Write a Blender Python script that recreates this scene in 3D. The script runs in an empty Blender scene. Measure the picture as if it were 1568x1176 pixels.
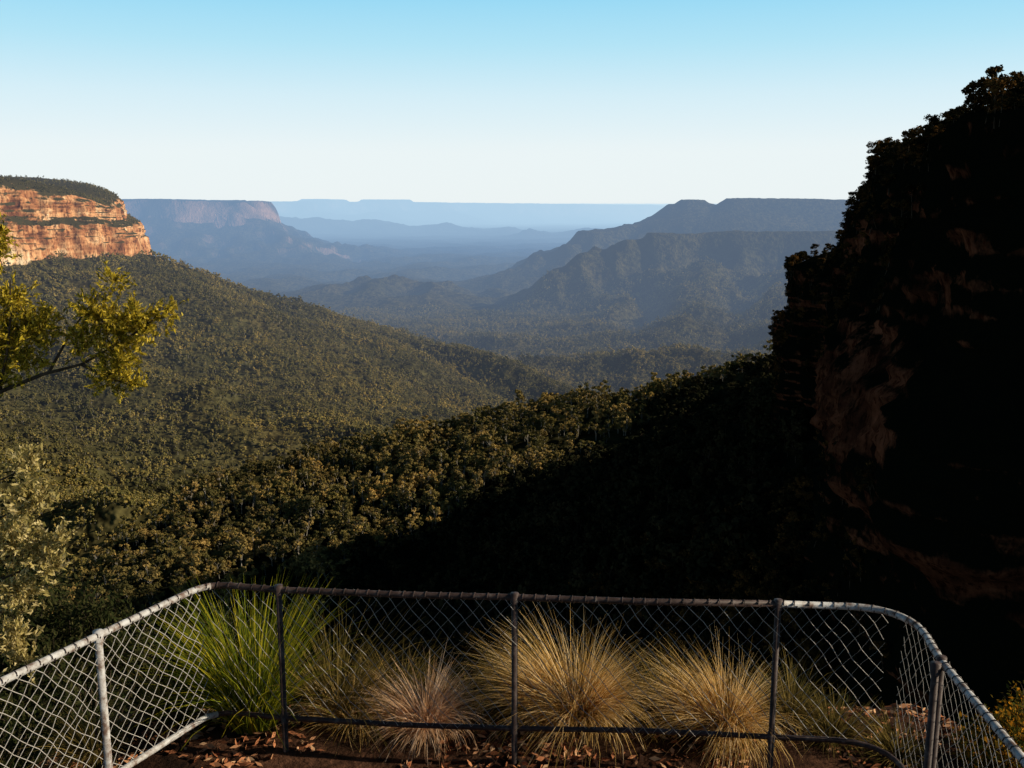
import bpy, math, random
import numpy as np
from mathutils import Vector
random.seed(3); rng=np.random.default_rng(7)
scene=bpy.context.scene
SUN_AZ=94; SUN_EL=25

# ---------------------------------------------------------------- noise
_perm=np.random.default_rng(11).permutation(256); _perm=np.concatenate([_perm,_perm])
_g=np.array([[math.cos(a),math.sin(a)] for a in np.linspace(0,2*math.pi,16,endpoint=False)])
def perlin(x,y,seed=0):
    x=np.asarray(x,float)+seed*17.3; y=np.asarray(y,float)+seed*9.7
    xi=np.floor(x).astype(np.int64); yi=np.floor(y).astype(np.int64)
    xf=x-xi; yf=y-yi; xi&=255; yi&=255
    u=xf*xf*xf*(xf*(xf*6-15)+10); v=yf*yf*yf*(yf*(yf*6-15)+10)
    def gr(ix,iy,fx,fy):
        h=_perm[_perm[ix&255]+(iy&255)]&15
        return _g[h,0]*fx+_g[h,1]*fy
    a=gr(xi,yi,xf,yf); b=gr(xi+1,yi,xf-1,yf); c=gr(xi,yi+1,xf,yf-1); d=gr(xi+1,yi+1,xf-1,yf-1)
    return (a+(b-a)*u+((c+(d-c)*u)-(a+(b-a)*u))*v)*1.5
def fbm(x,y,o=4,seed=0):
    s=0;a=1;t=0
    for i in range(o):
        s=s+a*perlin(x*2**i,y*2**i,seed+i); t+=a; a*=.5
    return s/t*1.3
def ridged(x,y,o=3,seed=0):
    s=0;a=1;t=0
    for i in range(o):
        s=s+a*(1-np.abs(perlin(x*2**i,y*2**i,seed+i))*1.6); t+=a; a*=.5
    return s/t
def smax(a,b,k):
    h=np.clip(.5+.5*(a-b)/k,0,1)
    return b+(a-b)*h+k*h*(1-h)
def smooth(e0,e1,x):
    t=np.clip((x-e0)/(e1-e0),0,1); return t*t*(3-2*t)

# ---------------------------------------------------------------- mesh helpers
def mk(name,verts,faces,mats=(),midx=None,smooth_=False,parent=None,link=True):
    verts=np.asarray(verts,np.float32); faces=np.asarray(faces,np.int32)
    me=bpy.data.meshes.new(name)
    n=len(faces); k=faces.shape[1]
    me.vertices.add(len(verts)); me.vertices.foreach_set('co',verts.ravel())
    me.loops.add(n*k); me.loops.foreach_set('vertex_index',faces.ravel())
    me.polygons.add(n); me.polygons.foreach_set('loop_start',np.arange(0,n*k,k,dtype=np.int32))
    me.polygons.foreach_set('loop_total',np.full(n,k,np.int32))
    for m in mats: me.materials.append(m)
    if midx is not None: me.polygons.foreach_set('material_index',np.asarray(midx,np.int32))
    if smooth_: me.polygons.foreach_set('use_smooth',np.ones(n,bool))
    me.update(calc_edges=True); me.validate()
    ob=bpy.data.objects.new(name,me)
    if link: scene.collection.objects.link(ob)
    if parent: ob.parent=parent
    return ob
def empty(name,loc=(0,0,0)):
    e=bpy.data.objects.new(name,None); e.location=loc; scene.collection.objects.link(e); return e
class Buf:
    def __init__(s): s.v=[]; s.f=[]; s.m=[]; s.n=0
    def add(s,v,f,m=0):
        v=np.asarray(v,float).reshape(-1,3); f=np.asarray(f,int).reshape(-1,4)
        s.v.append(v); s.f.append(f+s.n); s.m.append(np.full(len(f),m)); s.n+=len(v)
    def obj(s,name,mats,**k):
        return mk(name,np.concatenate(s.v),np.concatenate(s.f),mats,np.concatenate(s.m),**k)
def tube(buf,pts,rad,ns=8,m=0,cap=True):
    pts=np.asarray(pts,float); n=len(pts)
    rad=np.broadcast_to(np.asarray(rad,float),(n,))
    tan=np.gradient(pts,axis=0); tan/=np.linalg.norm(tan,axis=1)[:,None]+1e-9
    up=np.array([0,0,1.]) if abs(tan[0,2])<.9 else np.array([1.,0,0])
    ang=np.arange(ns)/ns*2*math.pi; V=[]
    a=np.cross(tan[0],up); a/=np.linalg.norm(a)
    for i in range(n):
        a=a-tan[i]*np.dot(a,tan[i]); a/=np.linalg.norm(a)+1e-9
        b=np.cross(tan[i],a)
        V.append(pts[i]+rad[i]*(np.cos(ang)[:,None]*a+np.sin(ang)[:,None]*b))
    V=np.concatenate(V); F=[]
    for i in range(n-1):
        for j in range(ns):
            F.append([i*ns+j,i*ns+(j+1)%ns,(i+1)*ns+(j+1)%ns,(i+1)*ns+j])
    if cap and ns%2==0:
        for base in (0,(n-1)*ns):
            for j in range(1,ns//2):
                F.append([base+j-1,base+j,base+ns-1-j,base+(ns-j)%ns])
    buf.add(V,F,m)
def cards(buf,c,size,aspect=1.6,m=0,dirs=None,nrm=None):
    """leaf-shaped quads at centres c (N,3)"""
    n=len(c); size=np.broadcast_to(size,(n,))[:,None]
    if nrm is not None:
        nn=nrm/np.linalg.norm(nrm,axis=1)[:,None]; a=np.cross(nn,rng.normal(size=(n,3))); a/=np.linalg.norm(a,axis=1)[:,None]
        b=np.cross(nn,a)
    else:
        if dirs is None: dirs=rng.normal(size=(n,3))
        a=dirs/np.linalg.norm(dirs,axis=1)[:,None]
        r=rng.normal(size=(n,3)); b=np.cross(a,r); b/=np.linalg.norm(b,axis=1)[:,None]
    L=a*size*.5*aspect; W=b*size*.5
    V=np.stack([c-L,c+W-L*.1,c+L,c-W-L*.1],1).reshape(-1,3)
    F=np.arange(4*n).reshape(-1,4)
    buf.add(V,F,m)

# ---------------------------------------------------------------- materials
def newmat(name):
    m=bpy.data.materials.new(name); m.use_nodes=True; nt=m.node_tree; nt.nodes.clear()
    return m,nt
def N(nt,t,**k):
    n=nt.nodes.new(t)
    for a,b in k.items(): setattr(n,a,b)
    return n
def math_(nt,op,a,b=None,c=None):
    n=N(nt,'ShaderNodeMath',operation=op)
    for i,v in enumerate((a,b,c)):
        if v is None: continue
        if isinstance(v,(int,float)): n.inputs[i].default_value=v
        else: nt.links.new(v,n.inputs[i])
    return n.outputs[0]
def ramp(nt,fac,stops):
    n=N(nt,'ShaderNodeValToRGB'); e=n.color_ramp.elements
    while len(e)<len(stops): e.new(.5)
    for i,(p,c) in enumerate(stops):
        e[i].position=p; e[i].color=(*c,1) if len(c)==3 else c
    nt.links.new(fac,n.inputs[0]); return n.outputs[0]
def mix(nt,f,a,b,bt='MIX'):
    n=N(nt,'ShaderNodeMix',data_type='RGBA',blend_type=bt)
    for s,v in ((0,f),(6,a),(7,b)):
        if isinstance(v,(int,float)): n.inputs[s].default_value=v
        elif isinstance(v,tuple): n.inputs[s].default_value=(*v,1)
        else: nt.links.new(v,n.inputs[s])
    return n.outputs[2]
def noise(nt,vec,scale,detail=4,rough=.55,dist=0):
    n=N(nt,'ShaderNodeTexNoise'); n.inputs['Scale'].default_value=scale; n.inputs['Detail'].default_value=detail
    n.inputs['Roughness'].default_value=rough; n.inputs['Distortion'].default_value=dist
    nt.links.new(vec,n.inputs['Vector']); return n.outputs['Fac']
def vscale(nt,vec,s):
    n=N(nt,'ShaderNodeVectorMath',operation='MULTIPLY'); nt.links.new(vec,n.inputs[0]); n.inputs[1].default_value=s
    return n.outputs[0]
def mrange(nt,v,a,b):
    n=N(nt,'ShaderNodeMapRange',interpolation_type='SMOOTHSTEP'); nt.links.new(v,n.inputs[0])
    n.inputs[1].default_value=a; n.inputs[2].default_value=b; return n.outputs[0]
def bsdf(nt,col,rough=.9,spec=.1,normal=None,metal=0):
    b=N(nt,'ShaderNodeBsdfPrincipled')
    if isinstance(col,tuple): b.inputs['Base Color'].default_value=(*col,1)
    else: nt.links.new(col,b.inputs['Base Color'])
    if isinstance(rough,(int,float)): b.inputs['Roughness'].default_value=rough
    else: nt.links.new(rough,b.inputs['Roughness'])
    b.inputs['Specular IOR Level'].default_value=spec; b.inputs['Metallic'].default_value=metal
    if normal is not None: nt.links.new(normal,b.inputs['Normal'])
    return b.outputs[0]
def diff(nt,col,normal=None):
    b=N(nt,'ShaderNodeBsdfDiffuse'); nt.links.new(col,b.inputs[0])
    if normal is not None: nt.links.new(normal,b.inputs['Normal'])
    return b.outputs[0]
def bump(nt,h,strength,dist):
    n=N(nt,'ShaderNodeBump'); n.inputs['Strength'].default_value=strength; n.inputs['Distance'].default_value=dist
    nt.links.new(h,n.inputs['Height']); return n.outputs[0]
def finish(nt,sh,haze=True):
    """output; distant surfaces get aerial haze painted in as emission, by world position"""
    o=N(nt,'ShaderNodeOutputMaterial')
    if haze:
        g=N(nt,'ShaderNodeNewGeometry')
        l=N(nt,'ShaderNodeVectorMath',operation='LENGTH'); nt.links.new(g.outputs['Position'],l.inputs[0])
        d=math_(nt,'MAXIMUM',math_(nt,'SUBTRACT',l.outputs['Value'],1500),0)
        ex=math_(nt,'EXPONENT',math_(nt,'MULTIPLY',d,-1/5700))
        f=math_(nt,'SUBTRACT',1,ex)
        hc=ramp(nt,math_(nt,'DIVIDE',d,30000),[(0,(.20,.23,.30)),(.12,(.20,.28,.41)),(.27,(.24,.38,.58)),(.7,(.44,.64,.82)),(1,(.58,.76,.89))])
        em=N(nt,'ShaderNodeEmission'); nt.links.new(hc,em.inputs[0])  # haze colour emitted by the surface itself, no air volume
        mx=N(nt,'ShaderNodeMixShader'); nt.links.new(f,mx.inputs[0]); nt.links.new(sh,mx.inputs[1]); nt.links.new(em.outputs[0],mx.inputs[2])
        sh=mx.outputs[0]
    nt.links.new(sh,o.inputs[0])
def pos(nt):
    return N(nt,'ShaderNodeNewGeometry').outputs['Position']

def mat_terrain():
    m,nt=newmat('forest_canopy_ground'); p=pos(nt)
    n2=noise(nt,p,.04,2,.7); n3=noise(nt,p,.004,5,.65)
    c=ramp(nt,n3,[(.3,(.038,.038,.017)),(.5,(.070,.062,.026)),(.7,(.11,.088,.036))])
    c2=ramp(nt,n2,[(.35,(.3,.3,.3)),(.65,(1.4,1.4,1.3))])
    c=mix(nt,1,c,c2,'MULTIPLY')
    g=N(nt,'ShaderNodeNewGeometry'); sx=N(nt,'ShaderNodeSeparateXYZ'); nt.links.new(g.outputs['True Normal'],sx.inputs[0])
    st=ramp(nt,sx.outputs[2],[(.55,(1,1,1)),(.78,(0,0,0))])
    sp=N(nt,'ShaderNodeSeparateXYZ'); nt.links.new(p,sp.inputs[0])
    st=math_(nt,'MULTIPLY',st,math_(nt,'GREATER_THAN',sp.outputs[1],8000))
    rc=ramp(nt,n3,[(.4,(.08,.07,.05)),(.65,(.75,.42,.27))])
    c=mix(nt,st,c,rc)
    c=mix(nt,mrange(nt,sp.outputs[1],640,500),c,(.010,.011,.006))   # ground darkened too where the bowl's shade is painted in
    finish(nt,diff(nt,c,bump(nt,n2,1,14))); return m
def mat_leaf(name,cols,trans=.25,haze=True,inst=True,patch=None):
    m,nt=newmat(name)
    gi=N(nt,'ShaderNodeNewGeometry'); ri=gi.outputs['Random Per Island']
    if inst:
        oi=N(nt,'ShaderNodeObjectInfo'); r=math_(nt,'ADD',math_(nt,'MULTIPLY',oi.outputs['Random'],.7),math_(nt,'MULTIPLY',ri,.3))
    else: r=ri
    k=len(cols); c=ramp(nt,r,[(i/(k-1),cc) for i,cc in enumerate(cols)])
    if patch:
        pn=noise(nt,gi.outputs['Position'],patch,4,.65)
        c=mix(nt,1,c,ramp(nt,pn,[(.34,(.50,.54,.56)),(.5,(1,1,1)),(.64,(1.45,1.32,1.1))]),'MULTIPLY')
    d=diff(nt,c)
    if trans>0:
        t=N(nt,'ShaderNodeBsdfTranslucent'); nt.links.new(c,t.inputs[0])
        mx=N(nt,'ShaderNodeMixShader'); mx.inputs[0].default_value=trans
        nt.links.new(d,mx.inputs[1]); nt.links.new(t.outputs[0],mx.inputs[2]); d=mx.outputs[0]
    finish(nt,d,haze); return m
def mat_bark(name,a,b,haze=False,scale=8):
    m,nt=newmat(name); p=pos(nt)
    n=noise(nt,vscale(nt,p,(1,1,.25)),scale,3,.6)
    c=ramp(nt,n,[(.35,a),(.65,b)])
    finish(nt,diff(nt,c),haze); return m
def mat_rock(name,cols,veg,sc,vegmask=(.6,.8),haze=True,near=False):
    m,nt=newmat(name); p=pos(nt)
    strata=noise(nt,vscale(nt,p,(.15,.15,1)),sc*1.6,4,.65)
    big=noise(nt,p,sc*.45,4,.6)
    streak=noise(nt,vscale(nt,p,(1,1,.22)),sc*2.2,4,.7)
    f=math_(nt,'ADD',math_(nt,'MULTIPLY',strata,.26),math_(nt,'ADD',math_(nt,'MULTIPLY',streak,.34),math_(nt,'MULTIPLY',big,.40)))
    k=len(cols); c=ramp(nt,f,[(.39+.22*i/(k-1),cc) for i,cc in enumerate(cols)])
    cr=noise(nt,vscale(nt,p,(1,1,.35)),sc*5,3,.7)
    c=mix(nt,1,c,ramp(nt,cr,[(.36,(.25,.2,.18)),(.5,(1,1,1))]),'MULTIPLY')
    g=N(nt,'ShaderNodeNewGeometry'); sx=N(nt,'ShaderNodeSeparateXYZ'); nt.links.new(g.outputs['Normal'],sx.inputs[0])
    nn=noise(nt,p,sc*1.2,4,.7)
    v=math_(nt,'ADD',sx.outputs[2],math_(nt,'MULTIPLY',math_(nt,'SUBTRACT',nn,.5),1.6))
    if near:
        # bare rock band above the vegetated talus line, which falls away down the valley
        sp=N(nt,'ShaderNodeSeparateXYZ'); nt.links.new(p,sp.inputs[0])
        tl=math_(nt,'ADD',sp.outputs[2],math_(nt,'MULTIPLY',sp.outputs[1],.23))
        band=math_(nt,'MULTIPLY',mrange(nt,tl,-9,-2),mrange(nt,sp.outputs[2],-18,-26))
        band=math_(nt,'MULTIPLY',band,math_(nt,'MULTIPLY',mrange(nt,sp.outputs[1],235,205),mrange(nt,sp.outputs[1],118,136)))
        b2=math_(nt,'MULTIPLY',math_(nt,'MULTIPLY',mrange(nt,sp.outputs[2],-17,-14),mrange(nt,sp.outputs[2],-4,-8)),.3)
        v=math_(nt,'ADD',v,math_(nt,'SUBTRACT',.68,math_(nt,'MULTIPLY',math_(nt,'MAXIMUM',band,b2),.9)))
    vm=ramp(nt,v,[(vegmask[0],(0,0,0)),(vegmask[1],(1,1,1))])
    c=mix(nt,vm,c,veg)
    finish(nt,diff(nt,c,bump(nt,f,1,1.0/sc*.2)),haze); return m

M_ter=mat_terrain()
M_gum=mat_leaf('gum_leaves',[(.068,.070,.026),(.138,.122,.041),(.21,.168,.053),(.30,.225,.08)],0,patch=.0045)
M_gum2=mat_leaf('spur_gum_leaves',[(.050,.050,.019),(.125,.105,.036),(.215,.158,.053),(.36,.24,.09)],0,patch=.022)
M_bowlshade=mat_leaf('shade_painted_leaves',[(.010,.012,.007),(.020,.021,.010),(.042,.034,.016)],0)  # leaf colour darkened to stand in for the cliff's shade
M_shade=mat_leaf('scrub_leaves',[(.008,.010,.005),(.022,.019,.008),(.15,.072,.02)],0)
M_trunk=mat_bark('gum_bark',(.16,.14,.11),(.42,.38,.32),True,1.5)
M_trunk2=mat_bark('bush_bark',(.03,.022,.015),(.09,.07,.05))
M_rockL=mat_rock('sandstone_orange',[(.16,.06,.03),(.50,.21,.085),(.80,.44,.21),(.92,.71,.45)],(.06,.052,.024),.035,(.45,.7))
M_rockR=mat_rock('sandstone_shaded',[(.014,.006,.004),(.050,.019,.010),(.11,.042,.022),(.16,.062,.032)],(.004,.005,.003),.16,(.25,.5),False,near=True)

# ---------------------------------------------------------------- terrain height
def ridge(x,y,pts,prof,warp=0,wl=300,seed=0):
    best=np.full(x.shape,-1e9)
    w=fbm(x/wl,y/wl,3,seed)*warp if warp else 0
    for (x0,y0,z0),(x1,y1,z1) in zip(pts[:-1],pts[1:]):
        dx,dy=x1-x0,y1-y0; t=np.clip(((x-x0)*dx+(y-y0)*dy)/(dx*dx+dy*dy),0,1)
        d=np.hypot(x-x0-t*dx,y-y0-t*dy); d=np.maximum(d+w*np.minimum(1,d/200),0)
        best=np.maximum(best,z0+t*(z1-z0)-prof(d))
    return best
def mesa_prof(w,cw,ch,sl):
    return lambda d: np.where(d<w,0,np.where(d<w+cw,(d-w)/cw*ch,ch+(d-w-cw)*sl))
SX=np.array([-900,-450,-300,-222,-193,-148,-96,-36,24,74,160,300,600,2000])
SY=np.array([500,500,510,528,580,610,630,640,640,620,600,600,600,600])
SZ=np.array([-760,-430,-285,-190,-175,-166,-158,-147,-133,-127,-97,-75,-60,-60.])
def H(x,y):
    x=np.asarray(x,float); y=np.asarray(y,float); r=np.hypot(x,y)
    far=smooth(1500,2900,y)
    z=-445-75*far+40*smooth(5500,9000,y)+20*fbm(x/700,y/700,4,1)
    rl=ridged(x/900+.3,y/900,4,5)
    mask=smooth(1900,3000,y)*(1-smooth(9000,15000,y))
    z=z+mask*(rl-.45)*(80+140*smooth(100,900,x)*(1-smooth(5200,6500,y)))
    lin=lambda s:(lambda d:d*s)
    cc=lambda s,k:(lambda d:s*d-(s-k)*np.maximum(d-220,0)*.8)
    R=[]
    # left massif: cliff foot then long spur falling to the right
    R.append(ridge(x,y,[(-1790,1000,-105),(-1520,1500,-100),(-1160,2050,-94),(-965,2300,-85),(-800,2370,-140),(-624,2430,-208),(-373,2480,-290),(-138,2420,-335),(60,2200,-378),(150,2050,-402)],cc(.42,.30),60,350,2))
    R.append(ridge(x,y,[(-1180,1950,-130),(-760,1760,-250),(-300,1640,-345),(-60,1480,-405),(60,1380,-440)],cc(.48,.36),50,300,3))
    R.append(ridge(x,y,[(-1350,1600,-120),(-900,1350,-225),(-450,1120,-330),(-230,980,-400)],cc(.48,.36),50,300,4))
    R.append(ridge(x,y,[(-1500,1150,-130),(-900,850,-260),(-520,700,-350)],cc(.48,.36),40,260,6))
    # knoll and low valley hills
    R.append(ridge(x,y,[(60,2620,-400),(230,2600,-368),(400,2580,-358),(640,2530,-385)],lin(.42),60,300,7))
    R.append(ridge(x,y,[(-900,5600,-420),(-760,5500,-375),(-480,5450,-395),(-200,5500,-440)],lin(.22),100,500,8))
    R.append(ridge(x,y,[(-300,3700,-480),(100,3500,-440),(500,3400,-420)],lin(.3),100,400,18))
    # right hand tableland
    R.append(ridge(x,y,[(210,4800,-330),(350,4950,-235),(710,5000,-150),(1040,5000,-142),(1650,4900,-140),(2600,4700,-120)],mesa_prof(40,110,110,.55),120,500,9))
    R.append(ridge(x,y,[(335,6200,-228),(500,6300,-168),(800,6400,-140),(960,6500,-95),(1090,6500,-15),(1170,6500,14),(1345,6450,-22),(1450,6400,24),(2100,6300,16),(3000,6200,20)],mesa_prof(80,120,80,.42),60,900,10))
    for k,(a,b) in enumerate([((900,4700,-250),(620,3500,-390)),((1300,4700,-240),(1000,3300,-370)),((1750,4600,-230),(1350,3100,-360)),((560,4800,-290),(330,3900,-430)),((1100,4000,-310),(760,2900,-410))]):
        mx_=((a[0]+b[0])/2+70,(a[1]+b[1])/2,(a[2]+b[2])/2-35)
        R.append(ridge(x,y,[a,mx_,b],lin(.42),120,350,20+k))
    # distant tablelands
    R.append(ridge(x,y,[(-6500,9500,35),(-3400,9100,28),(-2650,9000,22),(-2400,9000,12)],mesa_prof(250,60,130,.3),140,600,11))
    R.append(ridge(x,y,[(-2300,9000,-150),(-1800,8700,-260),(-1300,8300,-370),(-900,8000,-430)],lin(.3),100,500,12))
    R.append(ridge(x,y,[(-3300,9000,-140),(-3100,8000,-290),(-2900,7300,-400)],lin(.35),100,400,13))
    R.append(ridge(x,y,[(-9000,19000,0),(-4300,21500,10),(-3950,22000,60),(-3500,22000,0),(-2950,22200,50),(-2300,22500,-5),(0,23500,-35),(3000,25500,-70),(4600,27000,-130)],mesa_prof(500,150,170,.25),500,1500,14))
    R.append(ridge(x,y,[(-4000,15500,-190),(-1500,15500,-260),(-200,15000,-350)],mesa_prof(200,150,60,.2),400,1200,15))
    R.append(ridge(x,y,[(500,13500,-330),(1500,13500,-290),(3500,14500,-200),(6000,14000,-100)],mesa_prof(200,150,60,.2),400,1200,16))
    R.append(ridge(x,y,[(-30000,42000,-20),(0,45000,-80),(30000,42000,-80)],mesa_prof(2000,500,150,.15),800,3000,17))
    rr=R[0]
    for q in R[1:]: rr=smax(rr,q,14)
    g=ridged(x/380,y/380,3,30); g2=ridged(x/1100,y/1100,4,33)
    rel=smooth(0,130,rr-z)
    z=smax(z,rr,25)
    flat=1-smooth(4300,4700,y)*smooth(-210,-130,z)*.95
    crest=1-.75*smooth(-260,-110,z)*(1-smooth(3000,4000,y))
    nearcrest=1-.6*smooth(60,0,np.abs(z-R[0]))*(y<3200)
    z=z-(1-g)*(rel*.75+.25)*(78+45*smooth(2500,3000,y))*smooth(600,1200,r)*(1-smooth(7000,12000,y))*flat*crest*nearcrest
    z=z-(1-g2)*rel*150*smooth(6800,8500,y)*(1-.85*smooth(-160,-60,z))
    # middle spur just below the lookout
    yc=np.interp(x,SX,SY); zc=np.interp(x,SX,SZ)
    d=y-yc
    s=zc-np.where(d>0,.6*d+ .0004*d*d,np.abs(d)*.06)+6*fbm(x/90,y/90,3,40)
    z=smax(z,s,14)
    # slope under our own cliff
    n=-62-.5*r-.9*np.maximum(-x-60,0)
    z=smax(z,n,12)
    # foot of the right hand cliff
    f=ridge(x,y,[(400,90,-60),(92,140,-58),(98,200,-62),(108,300,-72),(125,410,-76),(400,500,-60)],lin(.62),10,60,50)
    z=smax(z,f,14)
    return z+3*fbm(x/35,y/35,2,60)*smooth(100,300,r)

na=950; az=np.radians(np.linspace(-52,60,na))
rad=np.concatenate([np.geomspace(13,300,50,endpoint=False),np.geomspace(300,9000,500,endpoint=False),np.geomspace(9000,34000,200,endpoint=False),np.geomspace(34000,90000,20)])
A,Rr=np.meshgrid(az,rad); X=Rr*np.sin(A); Y=Rr*np.cos(A); Z=H(X,Y)
nr=len(rad); idx=np.arange(nr*na).reshape(nr,na)
F=np.stack([idx[:-1,:-1],idx[:-1,1:],idx[1:,1:],idx[1:,:-1]],-1).reshape(-1,4)
mk('valley_terrain',np.stack([X,Y,Z],-1).reshape(-1,3),F[:,::-1],[M_ter],smooth_=True)

# ---------------------------------------------------------------- cliffs
def resample(pts,ds):
    pts=np.asarray(pts,float); L=np.concatenate([[0],np.cumsum(np.linalg.norm(np.diff(pts[:,:2],axis=0),axis=1))])
    s=np.arange(0,L[-1],ds); P=np.stack([np.interp(s,L,pts[:,i]) for i in range(pts.shape[1])],1)
    return s,P
def sm(a,k):
    ker=np.hanning(k+2)[1:-1]; ker/=ker.sum(); p=k//2
    return np.stack([np.convolve(np.pad(a[:,i],(p,p),'edge'),ker,'valid')[:len(a)] for i in range(a.shape[1])],1)
def cliff(name,rim,ds,side,prof,nrow,mat,amps,inward,inrows,sm_k,extra,bulge=None):
    s,P=resample(rim,ds); P=sm(P,sm_k)
    T=np.gradient(P[:,:2],axis=0); T/=np.linalg.norm(T,axis=1)[:,None]
    Nn=np.stack([T[:,1],-T[:,0]],1)*side; Nn=sm(Nn,sm_k|1); Nn/=np.linalg.norm(Nn,axis=1)[:,None]
    rows=[]
    inw=np.asarray(inward,float)
    A1,L1,A2,L2,A3,L3=amps
    bl=np.ones(len(s)) if bulge is None else np.interp(P[:,1],bulge[0],bulge[1])
    for dist,rise in reversed(inrows):
        n_=fbm((P[:,0]+inw[0]*dist)/30,(P[:,1]+inw[1]*dist)/30,3,70)
        base=fbm(s/L1,0*s,3,71)*A1*max(0,1-dist/40)
        rows.append(np.stack([P[:,0]+inw[0]*dist+Nn[:,0]*base,P[:,1]+inw[1]*dist+Nn[:,1]*base,P[:,2]+rise+n_*min(4,dist*.1)],1))
    pf=np.array(prof)
    for t in np.linspace(0,1,nrow):
        off=np.interp(t+.04*fbm(s/60,0*s+t*2,2,77),pf[:,0],pf[:,1])*bl; z=P[:,2]+(P[:,3]-P[:,2])*t
        blk=np.round(fbm(s/L2,z/(L2*2.5),2,78)*3)/3
        o=off+A1*fbm(s/L1,z/(L1*3),3,71)+A2*(.6*fbm(s/L2,z/(L2*2.2),4,73)+.5*blk)+A3*fbm(s/(L3*12),z/L3,3,75)
        w=min(1,t*8); o=o*(w)+(1-w)*(A1*fbm(s/L1,0*s,3,71))
        rows.append(np.stack([P[:,0]+Nn[:,0]*o,P[:,1]+Nn[:,1]*o,z],1))
    o=pf[-1,1]*bl+extra[0]*bl
    rows.append(np.stack([P[:,0]+Nn[:,0]*o,P[:,1]+Nn[:,1]*o,P[:,3]-extra[1]],1))
    G=np.stack(rows); R_,C=G.shape[:2]; ix=np.arange(R_*C).reshape(R_,C)
    F=np.stack([ix[:-1,:-1],ix[:-1,1:],ix[1:,1:],ix[1:,:-1]],-1).reshape(-1,4)
    if side>0: F=F[:,::-1]
    mk(name,G.reshape(-1,3),F,[mat],smooth_=False)
    return G
GL=cliff('sandstone_mesa',[(-1880,900,46,-115),(-1490,1500,42,-115),(-1130,2030,30,-110),(-1050,2150,24,-104),(-975,2255,12,-97),(-932,2325,-12,-90),(-962,2480,5,-90),(-1080,2700,20,-90),(-1550,3300,20,-90)],
   5,1,[(0,0),(.05,8),(.42,14),(.45,20),(.58,40),(.62,42),(1,48)],70,M_rockL,(24,90,16,26,4,8),(-.95,-.1),[(12,6),(30,15),(60,25),(110,34),(200,42),(320,46),(700,46)],15,(15,60))
rimR=[(520,70,45,-80),(260,85,35,-80),(120,108,21,-85),(75,112,13,-88),(60,122,10.5,-90),(67,150,12.5,-92),(75,190,8.5,-92),(82,230,7.5,-90),(91,260,1,-88),(98,285,-2,-86),(100,300,-4,-86),(107,315,-15,-84),(107,330,-20,-84),(99,345,-22,-80),(101,362,-24,-80),(106,372,-44,-80),(108,400,-48,-78),(122,430,-66,-80),(180,450,-66,-80),(400,480,-66,-80)]
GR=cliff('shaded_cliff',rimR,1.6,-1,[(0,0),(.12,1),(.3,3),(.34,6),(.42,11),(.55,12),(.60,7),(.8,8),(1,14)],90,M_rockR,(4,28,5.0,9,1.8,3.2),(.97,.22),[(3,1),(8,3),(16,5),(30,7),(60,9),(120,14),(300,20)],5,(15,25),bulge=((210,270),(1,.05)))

# ---------------------------------------------------------------- trees
def blob(b,c,r,m=0):
    """small faceted leaf mass: a jittered 2x2-per-side cube sphere"""
    g=np.linspace(-1,1,3); V=[];F=[]
    for ax in range(3):
        for sg in (-1,1):
            n0=len(V)
            for i in g:
                for j in g:
                    p=np.zeros(3); p[ax]=sg; p[(ax+1)%3]=i; p[(ax+2)%3]=j
                    p/=np.linalg.norm(p); h=math.sin(p[0]*7+c[0]*5)+math.sin(p[1]*8+c[1]*3)+math.sin(p[2]*6+c[2]*4)
                    V.append(p*(1+.13*h))
            for i in range(2):
                for j in range(2):
                    q=[n0+i*3+j,n0+(i+1)*3+j,n0+(i+1)*3+j+1,n0+i*3+j+1]
                    F.append(q if sg>0 else q[::-1])
    b.add(np.array(V)*np.array([r,r,r*.75])+c,F,m)
def tree_proto(name,seed,h,ncl,nleaf,ls,cr,leaf,bark,low=.45,trunk_r=.22,blobs=False):
    global rng
    keep=rng; rng=np.random.default_rng(seed); b=Buf()
    lean=rng.normal(size=2)*.05*h
    top=np.array([lean[0],lean[1],h*.8])
    tp=np.array([[0,0,-1.5],[lean[0]*.3,lean[1]*.3,h*.3],[lean[0]*.6,lean[1]*.9,h*.55],top])
    tube(b,tp,np.array([1,.75,.5,.15])*trunk_r*h/10,5,1,False)
    cen=[];rr=[]
    for i in range(ncl):
        a=rng.uniform(0,6.28); k=rng.uniform(0,1); zz=h*(low+(1-low)*k*.92)
        rad_=cr*math.sqrt(max(.05,1-(k*1.05-.35)**2*1.6))*rng.uniform(.35,1)
        c=np.array([lean[0]*k+math.cos(a)*rad_,lean[1]*k+math.sin(a)*rad_,zz]); cen.append(c); rr.append(cr*rng.uniform(.26,.52))
        s0=tp[1]+(tp[3]-tp[1])*min(1,max(0,k*.8))
        if nleaf>200: tube(b,[s0,(s0+c)/2+np.array([0,0,-.3]),c],np.array([.35,.22,.08])*trunk_r*h/10,3,1,False)
        if blobs: blob(b,c,rr[-1]*.95)
    cen=np.array(cen); rr=np.array(rr)
    w=rng.integers(0,ncl,nleaf); d=rng.normal(size=(nleaf,3)); d/=np.linalg.norm(d,axis=1)[:,None]
    q=cen[w]+d*(rr[w]*rng.uniform(.5,1.12,nleaf))[:,None]*np.array([1,1,.65])
    cards(b,q,ls*rng.uniform(.5,1.3,nleaf),1.5,0,nrm=d+.5*rng.normal(size=(nleaf,3)))
    o=b.obj(name,[leaf,bark],link=False); rng=keep; return o
def coll(name,obs):
    c=bpy.data.collections.new(name)
    for o in obs: c.objects.link(o)
    return c
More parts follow.
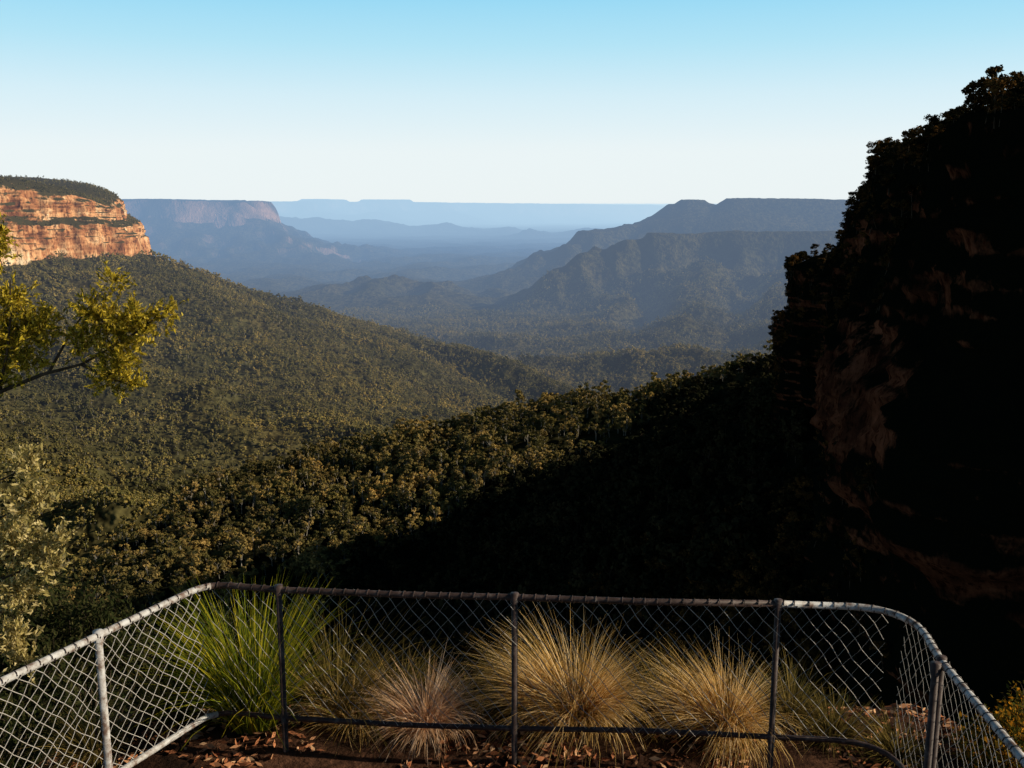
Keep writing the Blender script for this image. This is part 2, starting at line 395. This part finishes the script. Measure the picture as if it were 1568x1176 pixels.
C_far=coll('distant_gum_trees',[tree_proto('gum_tree_far',i,(10,9,13,8)[i],5,30,1.5,(3.2,3.6,2.7,3.0)[i],M_gum,M_trunk,blobs=True) for i in range(4)])
C_mid=coll('gum_trees',[tree_proto('gum_tree_mid',20+i,(11,13,9,14,10,8,12)[i],(9,7,8,7,11,6,10)[i],440,.68,(3.4,2.7,3.6,3.0,3.8,2.6,3.1)[i],M_gum2,M_trunk,low=(.45,.5,.4,.55,.4,.3,.5)[i]) for i in range(7)])
C_bowlshade=coll('shade_painted_trees',[tree_proto('shade_painted_tree',30+i,11,9,300,.9,3.4,M_bowlshade,M_trunk2) for i in range(4)])
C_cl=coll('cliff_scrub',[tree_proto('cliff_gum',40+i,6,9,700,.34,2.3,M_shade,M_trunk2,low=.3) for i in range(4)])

def scatter(name,pts,rot,scl,col):
    me=bpy.data.meshes.new(name); me.vertices.add(len(pts)); me.vertices.foreach_set('co',np.asarray(pts,np.float32).ravel())
    a=me.attributes.new('rot','FLOAT_VECTOR','POINT'); a.data.foreach_set('vector',np.asarray(rot,np.float32).ravel())
    a=me.attributes.new('scl','FLOAT_VECTOR','POINT'); a.data.foreach_set('vector',np.asarray(scl,np.float32).ravel())
    ob=bpy.data.objects.new(name,me); scene.collection.objects.link(ob)
    ng=bpy.data.node_groups.new(name,'GeometryNodeTree')
    ng.interface.new_socket('Geometry',in_out='INPUT',socket_type='NodeSocketGeometry')
    ng.interface.new_socket('Geometry',in_out='OUTPUT',socket_type='NodeSocketGeometry')
    gi=ng.nodes.new('NodeGroupInput'); go=ng.nodes.new('NodeGroupOutput')
    ip=ng.nodes.new('GeometryNodeInstanceOnPoints'); ci=ng.nodes.new('GeometryNodeCollectionInfo')
    ci.inputs['Collection'].default_value=col; ci.inputs['Separate Children'].default_value=True; ci.inputs['Reset Children'].default_value=True
    for nm,sock in (('rot','Rotation'),('scl','Scale')):
        at=ng.nodes.new('GeometryNodeInputNamedAttribute'); at.data_type='FLOAT_VECTOR'; at.inputs['Name'].default_value=nm
        ng.links.new(at.outputs['Attribute'],ip.inputs[sock])
    ng.links.new(gi.outputs[0],ip.inputs['Points']); ng.links.new(ci.outputs[0],ip.inputs['Instance'])
    ip.inputs['Pick Instance'].default_value=True
    ng.links.new(ip.outputs[0],go.inputs[0])
    md=ob.modifiers.new('scatter','NODES'); md.node_group=ng
    return ob
def forest(name,n,r0,r1,a0,a1,col,s0,s1,filt=None,sink=1.0,seed=None):
    rg=np.random.default_rng(seed or 99)
    r=np.sqrt(rg.uniform(r0*r0,r1*r1,n)); a=np.radians(rg.uniform(a0,a1,n))
    x=r*np.sin(a); y=r*np.cos(a)
    if filt is not None:
        k=filt(x,y); x=x[k]; y=y[k]
    z=H(x,y)-sink; n=len(x)
    sc=(s0+(s1-s0)*rg.uniform(0,1,n)**1.4)*(1+.45*fbm(x/70,y/70,2,80)); 
    scatter(name,np.stack([x,y,z],1),np.stack([rg.normal(0,.06,n),rg.normal(0,.06,n),rg.uniform(0,6.28,n)],1),np.stack([sc*rg.uniform(.8,1.25,n),sc*rg.uniform(.8,1.25,n),sc],1),col)
notcliff=lambda x,y: ~((x>.262*np.minimum(y,430)+np.where(y>290,14,0))&(y<460)&(x>62))
# cliff shade painted in as darker bowl trees; gums on the open spur
in_shade=lambda x,y: y<np.interp(x,[-260,-92,-48,17,88,160],[370,415,455,500,575,600])+25*fbm(x/50,y/50,2,95)
forest('spur_gum_forest',12500,230,860,-31,20,C_mid,.5,1.25,lambda x,y:notcliff(x,y)&~in_shade(x,y),seed=5)
forest('shaded_bowl_forest',11500,230,860,-31,20,C_bowlshade,.55,1.2,lambda x,y:notcliff(x,y)&in_shade(x,y),seed=6)
forest('slope_gum_forest',42000,780,2650,-30,18,C_far,.6,1.35,seed=8)
forest('valley_gum_forest',28000,2600,4800,-16,20,C_far,1.0,2.0,seed=9)
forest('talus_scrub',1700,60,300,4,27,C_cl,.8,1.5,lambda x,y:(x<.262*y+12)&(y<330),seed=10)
def onmesh(G,rows,n,lo=0,hi=None):
    R_,C=G.shape[:2]; hi=hi or C-1
    i=rng.integers(rows[0],rows[1],n); j=rng.integers(lo,hi,n); u=rng.uniform(0,1,(n,1)); v=rng.uniform(0,1,(n,1))
    return G[i,j]*(1-u)*(1-v)+G[i+1,j]*u*(1-v)+G[i,j+1]*(1-u)*v+G[i+1,j+1]*u*v
def scat_pts(name,P,s0,s1,col,sink=.5):
    n=len(P); sc=rng.uniform(s0,s1,n); P=P.copy(); P[:,2]-=sink
    scatter(name,P,np.stack([rng.normal(0,.15,n),rng.normal(0,.15,n),rng.uniform(0,6.28,n)],1),np.stack([sc,sc,sc*rng.uniform(.7,1.2,n)],1),col)
P=np.concatenate([onmesh(GL,(0,7),5200),onmesh(GL,(7+30,7+43),800),onmesh(GL,(7,7+29),160)])
scat_pts('mesa_gum_forest',P,.45,.9,C_far,2)
hiR=GR.shape[1]-1; j0=int(hiR*.49)
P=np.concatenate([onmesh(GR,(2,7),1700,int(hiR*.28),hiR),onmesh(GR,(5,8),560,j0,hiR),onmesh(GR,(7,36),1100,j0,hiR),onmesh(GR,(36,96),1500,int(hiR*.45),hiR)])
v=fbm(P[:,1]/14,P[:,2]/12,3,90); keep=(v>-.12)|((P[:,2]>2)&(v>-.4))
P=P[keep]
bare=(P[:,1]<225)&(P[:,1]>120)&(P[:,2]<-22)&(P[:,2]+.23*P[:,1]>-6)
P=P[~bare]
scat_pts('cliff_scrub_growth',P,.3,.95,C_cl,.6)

# ---------------------------------------------------------------- lookout ground
def G_h(x,y):
    z=-3.52+.05*fbm(x*1.3,y*1.3,3,100)
    z=z+np.clip((4.3-y)*.5,0,1.95)
    edge=6.75+.3*fbm(x*.5,0*x,2,101)
    z=z-np.maximum(y-6.3,0)*.35-np.maximum(y-edge,0)*5
    z=z-np.maximum(-x-2.9-(6-y)*.35,0)*1.1-np.maximum(-x-7,0)*3
    z=z-np.maximum(x-3.0,0)*.8-np.maximum(x-7,0)*3
    return np.maximum(z,-75)
m,nt=newmat('lookout_soil'); p=pos(nt)
n1=noise(nt,p,3,6,.65); n2=noise(nt,p,22,4,.7)
c=ramp(nt,n1,[(.3,(.02,.012,.008)),(.5,(.06,.03,.018)),(.7,(.14,.07,.042))])
c=mix(nt,1,c,ramp(nt,n2,[(.3,(.4,.4,.4)),(.7,(1.2,1.15,1.1))]),'MULTIPLY')
finish(nt,bsdf(nt,c,.95,.05,bump(nt,n2,.8,.03)),False); M_soil=m
gx=np.linspace(-16,16,200); gy=np.concatenate([np.linspace(-8,4,40,endpoint=False),np.linspace(4,9,90,endpoint=False),np.linspace(9,24,60)])
GX,GY=np.meshgrid(gx,gy); GZ=G_h(GX,GY); ix=np.arange(GX.size).reshape(GX.shape)
mk('lookout_ground',np.stack([GX,GY,GZ],-1).reshape(-1,3),np.stack([ix[:-1,:-1],ix[:-1,1:],ix[1:,1:],ix[1:,:-1]],-1).reshape(-1,4),[M_soil],smooth_=True)
b=Buf(); n=6200; x=rng.uniform(-3.2,3.4,n); y=rng.uniform(4.9,6.8,n); cpt=np.stack([x,y,G_h(x,y)+.012],1)
kp=fbm(x*1.1,y*1.1,2,105)>-.15; cpt=cpt[kp]; n=len(cpt)
d=np.stack([rng.normal(size=n),rng.normal(size=n),rng.normal(size=n)*.25],1)
cards(b,cpt,rng.uniform(.015,.035,n),2.6,0,d)
M_lit=mat_leaf('dry_leaves',[(.07,.03,.018),(.30,.11,.05),(.48,.21,.10),(.55,.35,.20)],0,False,False)
b.obj('leaf_litter',[M_lit])

# ---------------------------------------------------------------- fence
m,nt=newmat('weathered_paint'); p=pos(nt)
n1=noise(nt,p,14,6,.7); n2=noise(nt,p,60,4,.7)
c=ramp(nt,n1,[(.38,(.16,.10,.075)),(.5,(.42,.40,.38)),(.62,(.58,.58,.58))])
finish(nt,bsdf(nt,c,.55,.4,bump(nt,n2,.3,.004)),False); M_pipe=m
m,nt=newmat('dark_pipe'); p=pos(nt); n1=noise(nt,p,14,6,.7)  # darker, browner mottle for front rails, front posts and lacing
c=ramp(nt,n1,[(.35,(.025,.014,.010)),(.55,(.065,.040,.034)),(.7,(.15,.12,.105))])
finish(nt,bsdf(nt,c,.6,.3,bump(nt,n1,.4,.004)),False); M_pipe2=m
m,nt=newmat('galvanised_wire'); finish(nt,bsdf(nt,(.36,.335,.30),.5,.4),False); M_wire=m
m,nt=newmat('galvanised_wire_bright'); finish(nt,bsdf(nt,(.48,.45,.41),.5,.4),False); M_wire2=m
fence=empty('chain_link_fence',(0,5.8,-3.5))
def addpart(b,name,mats):
    o=b.obj(name,mats,smooth_=True); o.parent=fence; o.location=(0,-5.8,3.5); return o
def arc(p0,c,p1,n=8):
    p0,c,p1=map(np.array,(p0,c,p1)); return [(1-t)**2*p0+2*t*(1-t)*c+t*t*p1 for t in np.linspace(0,1,n)]
zt,zb=-2.40,-3.28
top=[(-3.25,3.34,zt)]+[tuple(q) for q in arc((-2.02,5.80,zt),(-1.95,5.94,zt),(-1.80,5.92,zt))]+[(-1.47,5.86,zt-.005),(-.7,5.80,zt-.012),(0.016,5.73,zt),(.8,5.69,zt-.012),(1.616,5.63,zt)]+[tuple(q) for q in arc((2.05,5.59,zt),(2.37,5.56,zt-.01),(2.34,5.22,zt-.01))]+[(2.28,4.87,zt),(2.22,3.6,zt)]
botm=[(-3.25,3.34,zb)]+[tuple(q) for q in arc((-2.02,5.80,zb),(-1.95,5.94,zb),(-1.80,5.92,zb))]+[(-1.47,5.86,zb),(-.7,5.80,zb-.015),(0.016,5.73,zb),(.8,5.69,zb+.01),(1.616,5.63,zb)]+[tuple(q) for q in arc((1.95,5.60,zb),(2.28,5.57,zb),(2.30,5.30,zb))]+[(2.26,4.87,zb),(2.22,3.6,zb)]
b=Buf(); tube(b,top[:6],.021,12); tube(b,botm[:6],.019,12); addpart(b,'side_rails',[M_pipe])
b=Buf(); tube(b,top[5:14],.020,12); tube(b,botm[5:],.017,12); addpart(b,'front_rails',[M_pipe2])
b=Buf(); tube(b,top[13:],.021,12); addpart(b,'side_rail',[M_pipe])
b=Buf()
for (x,y) in [(-1.47,5.86),(0.016,5.73),(1.616,5.63),(2.28,4.87),(2.22,4.80)]:
    tube(b,[(x,y,-3.75),(x,y,zt+.005)],.019,12)
    tube(b,[(x,y,zt-.035),(x,y,zt+.026)],.027,12)
    tube(b,[(x,y,zb-.03),(x,y,zb+.03)],.025,12)
addpart(b,'front_posts',[M_pipe2])
b=Buf()
for (x,y) in [(-2.33,5.19),(-3.0,3.85)]:
    tube(b,[(x,y,-3.75),(x,y,zt+.005)],.021,12); tube(b,[(x,y,zt-.035),(x,y,zt+.027)],.028,12)
addpart(b,'side_posts',[M_pipe])
def link_panel(b,p0,p1,w=.095,ang=1.18,r1=.0021,r2=.0008):
    p0=np.array(p0,float); p1=np.array(p1,float); L=np.linalg.norm(p1-p0); u=(p1-p0)/L
    nrm=np.array([-u[1],u[0]]); h=zt-zb
    for sgn,rr_,o in ((1,r1,.004),(-1,r2,-.004)):
        for i in range(-int(h/ang/w)-1,int(L/w)+2):
            s0=i*w; s1=s0+h/ang
            if sgn<0: s0,s1=s1,s0
            ta=(0-s0)/(s1-s0); tb=(L-s0)/(s1-s0); ta,tb=min(ta,tb),max(ta,tb)
            t0,t1=max(0,ta),min(1,tb)
            if t1-t0<.01: continue
            k=max(3,int((t1-t0)*16)); P_=[]
            for t in np.linspace(t0,t1,k):
                s=s0+(s1-s0)*t; z=zt-h*t
                off=o*math.cos(t*40)+.02*math.sin(s*3+t*2)
                q=p0+u*(s+.009*math.sin(t*23+i)+.010*math.sin(s*4.1+t*5))+nrm*off; P_.append((q[0],q[1],z+.008*math.sin(i*1.7+t*5)))
            tube(b,P_,rr_,4,0,False)
b=Buf()
link_panel(b,(-1.95,5.93),(-1.47,5.86)); link_panel(b,(-1.47,5.86),(.016,5.73)); link_panel(b,(.016,5.73),(1.616,5.63)); link_panel(b,(1.616,5.63),(2.26,5.56))
addpart(b,'front_mesh',[M_wire])
b=Buf(); link_panel(b,(-3.25,3.34),(-1.97,5.9),.085,1.1,.0023,.0023)
addpart(b,'side_mesh',[M_wire2])
b=Buf(); link_panel(b,(2.24,3.6),(2.33,5.5),.095,1.1,.0018,.0011)
addpart(b,'side_mesh_right',[M_wire])
b=Buf()
tp=np.array(top); L=np.concatenate([[0],np.cumsum(np.linalg.norm(np.diff(tp,axis=0),axis=1))])
for s in np.arange(.1,L[-1],.075):
    q=np.array([np.interp(s+rng.uniform(-.01,.01),L,tp[:,i]) for i in range(3)]); q2=np.array([np.interp(s+.02,L,tp[:,i]) for i in range(3)])
    t=(q2-q); t/=np.linalg.norm(t); nn=np.cross(t,[0,0,1]); a=np.linspace(0,6.3,9)
    tube(b,[q+t*(k/9*.02)+.0245*(math.cos(A_)*nn+math.sin(A_)*np.array([0,0,1])) for k,A_ in enumerate(a)],.0028,4,0,False)
addpart(b,'lacing_wire',[M_pipe2])

# ---------------------------------------------------------------- tussocks
def tussock(name,x,y,h,spread,n,mat,width=.006,lean=(0,0),erect=.5,base=.09,dz=0):
    b=Buf(); ns=5; z0=float(G_h(np.array([x]),np.array([y]))[0])-.03+dz
    a=rng.uniform(0,2*math.pi,n); q=np.sqrt(rng.uniform(0,1,n)); th=(q**erect)*spread*rng.uniform(.6,1.15,n)
    nt_=16; tuft=rng.integers(0,nt_,n); ta=rng.uniform(0,2*math.pi,nt_); tl=rng.uniform(.6,1.15,nt_); tth=rng.uniform(.7,1.2,nt_)
    grp=rng.uniform(size=n)<.75
    Lh=h*rng.uniform(.4,1.1,n)*np.where(grp,tl[tuft],1); th=th*np.where(grp,tth[tuft],1)
    a=np.where(grp,ta[tuft]+rng.normal(0,.24,n),a)
    bx=x+np.cos(a)*q*base; by=y+np.sin(a)*q*base
    P_=np.zeros((n,ns+1,3)); t=np.linspace(0,1,ns+1)
    cur=rng.uniform(.3,1.6,n); sd=rng.normal(0,.13,n)
    px,pz=np.zeros(n),np.zeros(n); ang=th*.55
    P_[:,0]=np.stack([bx,by,np.full(n,z0)],1)
    for i in range(1,ns+1):
        px=px+np.sin(ang)*Lh/ns; pz=pz+np.cos(ang)*Lh/ns; ang=ang+cur*th*.3
        sw=sd*t[i]**2*h
        P_[:,i]=np.stack([bx+np.cos(a)*px-np.sin(a)*sw+lean[0]*t[i]**2*h,by+np.sin(a)*px+np.cos(a)*sw+lean[1]*t[i]**2*h,z0+pz],1)
    fa=a+rng.normal(0,.7,n)+math.pi/2; w=np.stack([np.cos(fa),np.sin(fa),np.zeros(n)],1)
    V=np.zeros((n,ns+1,2,3)); wr=rng.uniform(.7,1.2,n)[:,None]
    for i in range(ns+1):
        ww=width*(1-.92*t[i]**1.5)*wr
        V[:,i,0]=P_[:,i]-w*ww*.5; V[:,i,1]=P_[:,i]+w*ww*.5
    base_=(np.arange(n)*(ns+1)*2)[:,None]
    Fs=np.concatenate([np.stack([base_[:,0]+2*i,base_[:,0]+2*i+1,base_[:,0]+2*i+3,base_[:,0]+2*i+2],1) for i in range(ns)])
    b.add(V.reshape(-1,3),Fs); return b.obj(name,[mat])
M_gold=mat_leaf('dry_grass',[(.14,.08,.018),(.56,.34,.09),(.84,.56,.22),(.94,.74,.44)],.4,False,False)
M_pale=mat_leaf('bleached_grass',[(.45,.24,.11),(.80,.52,.30),(.92,.72,.54)],.4,False,False)
M_green=mat_leaf('green_spiky_leaves',[(.03,.05,.01),(.10,.14,.015),(.28,.30,.02),(.66,.52,.04)],.4,False,False)
M_olive=mat_leaf('olive_grass',[(.04,.032,.012),(.15,.115,.03),(.36,.25,.075)],.3,False,False)
tussock('grass_tree',-1.76,6.22,.98,.78,1700,M_green,.011,(0,0),.7,.13)
tussock('spiky_tussock',-1.22,6.35,.85,1.15,800,M_olive,.008)
for x,y,h,sp,n,mt in [(.42,6.22,.78,1.3,3000,M_gold),(.15,6.45,.66,1.3,900,M_olive),(.75,6.4,.55,1.3,500,M_olive),(1.44,6.15,.68,1.35,2200,M_gold),(1.15,6.4,.55,1.2,600,M_olive),
      (-.60,6.2,.52,1.45,1500,M_pale),(-1.1,6.25,.45,1.5,900,M_gold),(-.8,6.45,.6,1.3,600,M_olive),(2.15,6.1,.38,1.5,600,M_olive),(2.5,5.85,.34,1.5,400,M_olive),(1.95,6.35,.5,1.4,600,M_olive),(-.25,6.35,.4,1.4,400,M_olive),(.95,6.3,.35,1.5,400,M_olive),
      (-2.35,6.3,.55,1.3,600,M_olive),(-2.75,5.9,.4,1.4,500,M_olive),(-3.1,5.2,.4,1.4,500,M_olive)]:
    tussock('tussock_grass',x,y,h,sp,n,mt,.0078,(-.10*rng.uniform(0,1.5),0),.6,.11)

# ---------------------------------------------------------------- foreground shrubs and the tree at the left
def bush(name,c,rx,rz,ncl,nleaf,ls,mat,aspect=3,root=None,stem=.02):
    b=Buf(); c=np.array(c,float)
    root=np.array(root if root is not None else (c[0],c[1],float(G_h(np.array([c[0]]),np.array([c[1]]))[0])),float)
    C_=[]
    for i in range(ncl):
        d=rng.normal(size=3); d/=np.linalg.norm(d); q=c+d*np.array([rx,rx,rz])*rng.uniform(.3,1)
        C_.append(q); mid=(root+q)/2+rng.normal(size=3)*.08*rx
        tube(b,[root,mid,q],[stem,stem*.6,stem*.15],5,1,False)
    C_=np.array(C_)
    tw=[]; dirs=[]
    per=max(4,nleaf//(ncl*14))
    for q in C_:
        for j in range(14):
            d=rng.normal(size=3)+np.array([0,0,.5]); d/=np.linalg.norm(d); L_=rx*rng.uniform(.2,.5)
            e=q+d*L_; tube(b,[q,(q+e)/2+rng.normal(size=3)*.01,e],[stem*.15,stem*.1,stem*.05],3,1,False)
            t=rng.uniform(.2,1.05,per)[:,None]; p_=q+d*L_*t+rng.normal(size=(per,3))*ls*.7
            tw.append(p_); dirs.append(np.tile(d,(per,1))+rng.normal(size=(per,3))*.7)
    cards(b,np.concatenate(tw),ls*rng.uniform(.6,1.2,sum(map(len,tw)))/aspect*1.4,aspect,0,np.concatenate(dirs))
    return b.obj(name,[mat,M_trunk2])
M_bushd=mat_leaf('dark_shrub_leaves',[(.018,.026,.009),(.04,.048,.016),(.09,.080,.03)],.3,False,False)
M_wat=mat_leaf('wattle_leaves',[(.12,.11,.012),(.38,.29,.025),(.62,.46,.04),(.75,.58,.10)],.4,False,False)
M_tea=mat_leaf('tea_tree_leaves',[(.20,.17,.05),(.52,.42,.15),(.84,.70,.36)],.4,False,False)
M_flow=mat_leaf('orange_flower_leaves',[(.05,.06,.012),(.12,.10,.02),(.30,.17,.02),(.75,.30,.02)],.3,False,False)
bush('dark_shrub',(-4.3,9.3,-4.6),.9,.55,26,9000,.05,M_bushd,3,(-4.2,8.8,-6))
bush('dark_shrub',(-5.4,9.6,-4.3),.9,.7,24,8000,.05,M_bushd,3,(-5.2,8.8,-6))
bush('dark_shrub',(-4.9,8.2,-4.9),1.0,.6,24,8000,.05,M_bushd,3,(-4.8,7.8,-6.5))
bush('dark_shrub',(-3.5,7.6,-4.5),.6,.4,18,5000,.045,M_bushd,3,(-3.5,7.5,-5.5))
bush('low_shrub',(-2.0,6.9,-3.3),.5,.35,16,3500,.04,M_bushd,3)
bush('low_shrub',(.8,7.0,-3.9),.6,.2,16,3500,.04,M_bushd,3,(.8,6.8,-4.6))
bush('low_shrub',(2.2,6.8,-3.8),.5,.2,16,3500,.04,M_bushd,3,(2.2,6.7,-4.4))
bush('flowering_shrub',(3.05,5.6,-3.45),.38,.22,18,4200,.03,M_flow,2.2)
bush('flowering_shrub',(3.5,6.2,-3.6),.5,.28,18,4200,.03,M_flow,2.2)
bush('flowering_shrub',(2.75,5.2,-3.6),.3,.15,12,1800,.03,M_flow,2.2)

b=Buf()
tube(b,[(-4.9,6.9,-7.5),(-4.7,6.8,-4),(-4.4,6.7,-2.2),(-4.25,6.6,-.9),(-4.1,6.6,.6),(-4.2,6.6,1.8)],[.12,.10,.08,.06,.04,.015],8,1)
br=[[(-4.4,6.7,-2.0),(-3.9,6.6,-1.5),(-3.45,6.5,-1.26),(-3.15,6.5,-1.14),(-2.88,6.5,-1.07),(-2.6,6.5,-.92),(-2.35,6.5,-.75)],
    [(-3.45,6.5,-1.26),(-3.35,6.45,-1.0),(-3.3,6.45,-.75),(-3.28,6.45,-.5)],[(-3.1,6.5,-1.12),(-2.95,6.55,-.85),(-2.75,6.55,-.6)],
    [(-2.88,6.5,-1.07),(-2.7,6.45,-1.15),(-2.55,6.45,-1.2)],[(-4.25,6.6,-.9),(-3.8,6.5,-.5),(-3.45,6.5,-.28),(-3.32,6.5,-.15)],
    [(-4.1,6.6,-.2),(-4.0,6.5,.3),(-3.9,6.5,.6)]]
for q in br: tube(b,q,np.linspace(.022,.004,len(q)) if q is br[0] else np.linspace(.012,.003,len(q)),6,1,False)
cl=[((-2.62,6.5,-.82),.20,24),((-2.45,6.5,-.80),.16,14),((-2.78,6.5,-.74),.16,14),((-2.62,6.45,-1.02),.15,14),((-2.70,6.5,-1.15),.13,12),((-2.85,6.5,-.93),.12,9),((-2.55,6.5,-1.2),.08,5),
    ((-3.23,6.5,-.86),.22,26),((-3.4,6.5,-.95),.22,24),((-3.3,6.5,-.66),.14,12),((-3.10,6.5,-.80),.12,10),((-3.5,6.5,-.75),.2,18),((-3.38,6.5,-.3),.12,9),((-3.36,6.5,-.2),.1,5),((-3.5,6.5,-1.15),.18,14),((-3.25,6.5,-1.08),.12,8),((-2.3,6.5,-.74),.09,5),((-2.62,6.5,-.55),.08,4),((-3.9,6.5,.5),.4,30),((-4.1,6.5,1.4),.5,30),((-4.2,6.5,-.2),.4,20)]
def sprays(b,cl,per,n,spread,leaf,up):
    cc_=[];dd_=[]
    for c,r,k in cl:
        c=np.array(c)
        for j in range(int(k*per)):
            o=rng.normal(size=3); o/=np.linalg.norm(o); s0=c+o*r*rng.uniform(0,.8)
            d=o*.6+rng.normal(size=3)*.5+np.array([0,0,up]); d/=np.linalg.norm(d); L_=rng.uniform(.06,.14)
            tube(b,[s0,s0+d*L_],[.0022,.0012],3,1,False)
            t=rng.uniform(0,1,n)[:,None]; cc_.append(s0+d*L_*t+rng.normal(size=(n,3))*.008); dd_.append(np.tile(d,(n,1))+rng.normal(size=(n,3))*.75)
    cc_=np.concatenate(cc_); cards(b,cc_,rng.uniform(leaf*.7,leaf*1.3,len(cc_)),3.0,0,np.concatenate(dd_))
sprays(b,cl,4.6,16,.75,.0125,.45)
b.obj('wattle_tree',[M_wat,M_trunk2])
b=Buf()
tube(b,[(-3.7,5.9,-5.2),(-3.5,5.7,-3.6),(-3.35,5.6,-2.8),(-3.2,5.55,-2.1),(-3.1,5.5,-1.5)],[.05,.04,.03,.018,.006],7,1)
cl=[((-2.80,5.5,-1.72),.13,14),((-2.92,5.5,-1.95),.15,16),((-2.76,5.5,-2.08),.12,12),((-2.92,5.5,-2.3),.13,14),((-3.1,5.5,-1.7),.2,14),((-3.1,5.5,-2.05),.2,16),((-2.78,5.5,-1.5),.09,6),((-2.98,5.5,-2.55),.12,10),((-3.3,5.5,-2.4),.3,14),((-2.68,5.5,-1.95),.07,5),((-2.95,5.5,-2.7),.10,6)]
for c,r,k in cl: tube(b,[(-3.25,5.55,c[2]-.35),(-3.1,5.5,c[2]-.15),tuple(c)],[.012,.008,.003],4,1,False)
sprays(b,cl,4.4,16,.7,.0135,.6)
b.obj('tea_tree',[M_tea,M_trunk2])

# ---------------------------------------------------------------- light, sky, camera
w=bpy.data.worlds.new('World'); scene.world=w; w.use_nodes=True; nt=w.node_tree
bg=nt.nodes['Background']; sky=nt.nodes.new('ShaderNodeTexSky'); sky.sky_type='NISHITA'; sky.sun_disc=False
sky.sun_elevation=math.radians(SUN_EL); sky.sun_rotation=math.radians(SUN_AZ); sky.altitude=900; sky.air_density=1.0; sky.dust_density=.4; sky.ozone_density=1.2
tc=nt.nodes.new('ShaderNodeTexCoord'); sx=nt.nodes.new('ShaderNodeSeparateXYZ'); nt.links.new(tc.outputs['Generated'],sx.inputs[0])
# clear-sky elevation tint: white haze at the horizon into cyan then deep blue, forest-dark below the horizon
S=.12
zz=math_(nt,'ADD',math_(nt,'MULTIPLY',sx.outputs[2],.5),.5)
def zp(z): return .5+.5*z
cr=ramp(nt,zz,[(zp(-.03),(.012,.014,.010)),(zp(-.012),(.5,.6,.7)),(zp(-.006),(.84,.91,.93)),(zp(.05),(.84,.92,.94)),(zp(.10),(.68,.87,.95)),(zp(.147),(.46,.79,.94)),(zp(.19),(.32,.71,.93)),(zp(.255),(.03,.10,.20)),(1,(.004,.014,.035))])
vm=nt.nodes.new('ShaderNodeVectorMath'); vm.operation='SCALE'; nt.links.new(cr,vm.inputs[0]); vm.inputs['Scale'].default_value=1/S
mxn=mix(nt,.95,sky.outputs[0],vm.outputs[0])
nt.links.new(mxn,bg.inputs[0]); bg.inputs[1].default_value=S
sd=Vector((math.sin(math.radians(SUN_AZ))*math.cos(math.radians(SUN_EL)),math.cos(math.radians(SUN_AZ))*math.cos(math.radians(SUN_EL)),math.sin(math.radians(SUN_EL))))
L=bpy.data.lights.new('sun','SUN'); L.energy=5; L.angle=math.radians(.5); L.color=(1,.87,.66)
lo=bpy.data.objects.new('sun',L); lo.rotation_euler=sd.to_track_quat('Z','Y').to_euler(); scene.collection.objects.link(lo)
cam=bpy.data.cameras.new('camera'); cam.lens=34.6; cam.sensor_width=36; cam.clip_start=.1; cam.clip_end=200000
co=bpy.data.objects.new('camera',cam); co.rotation_euler=(math.radians(79.5),0,0); scene.collection.objects.link(co); scene.camera=co
scene.view_settings.view_transform='Standard'; scene.view_settings.look='None'; scene.view_settings.exposure=0
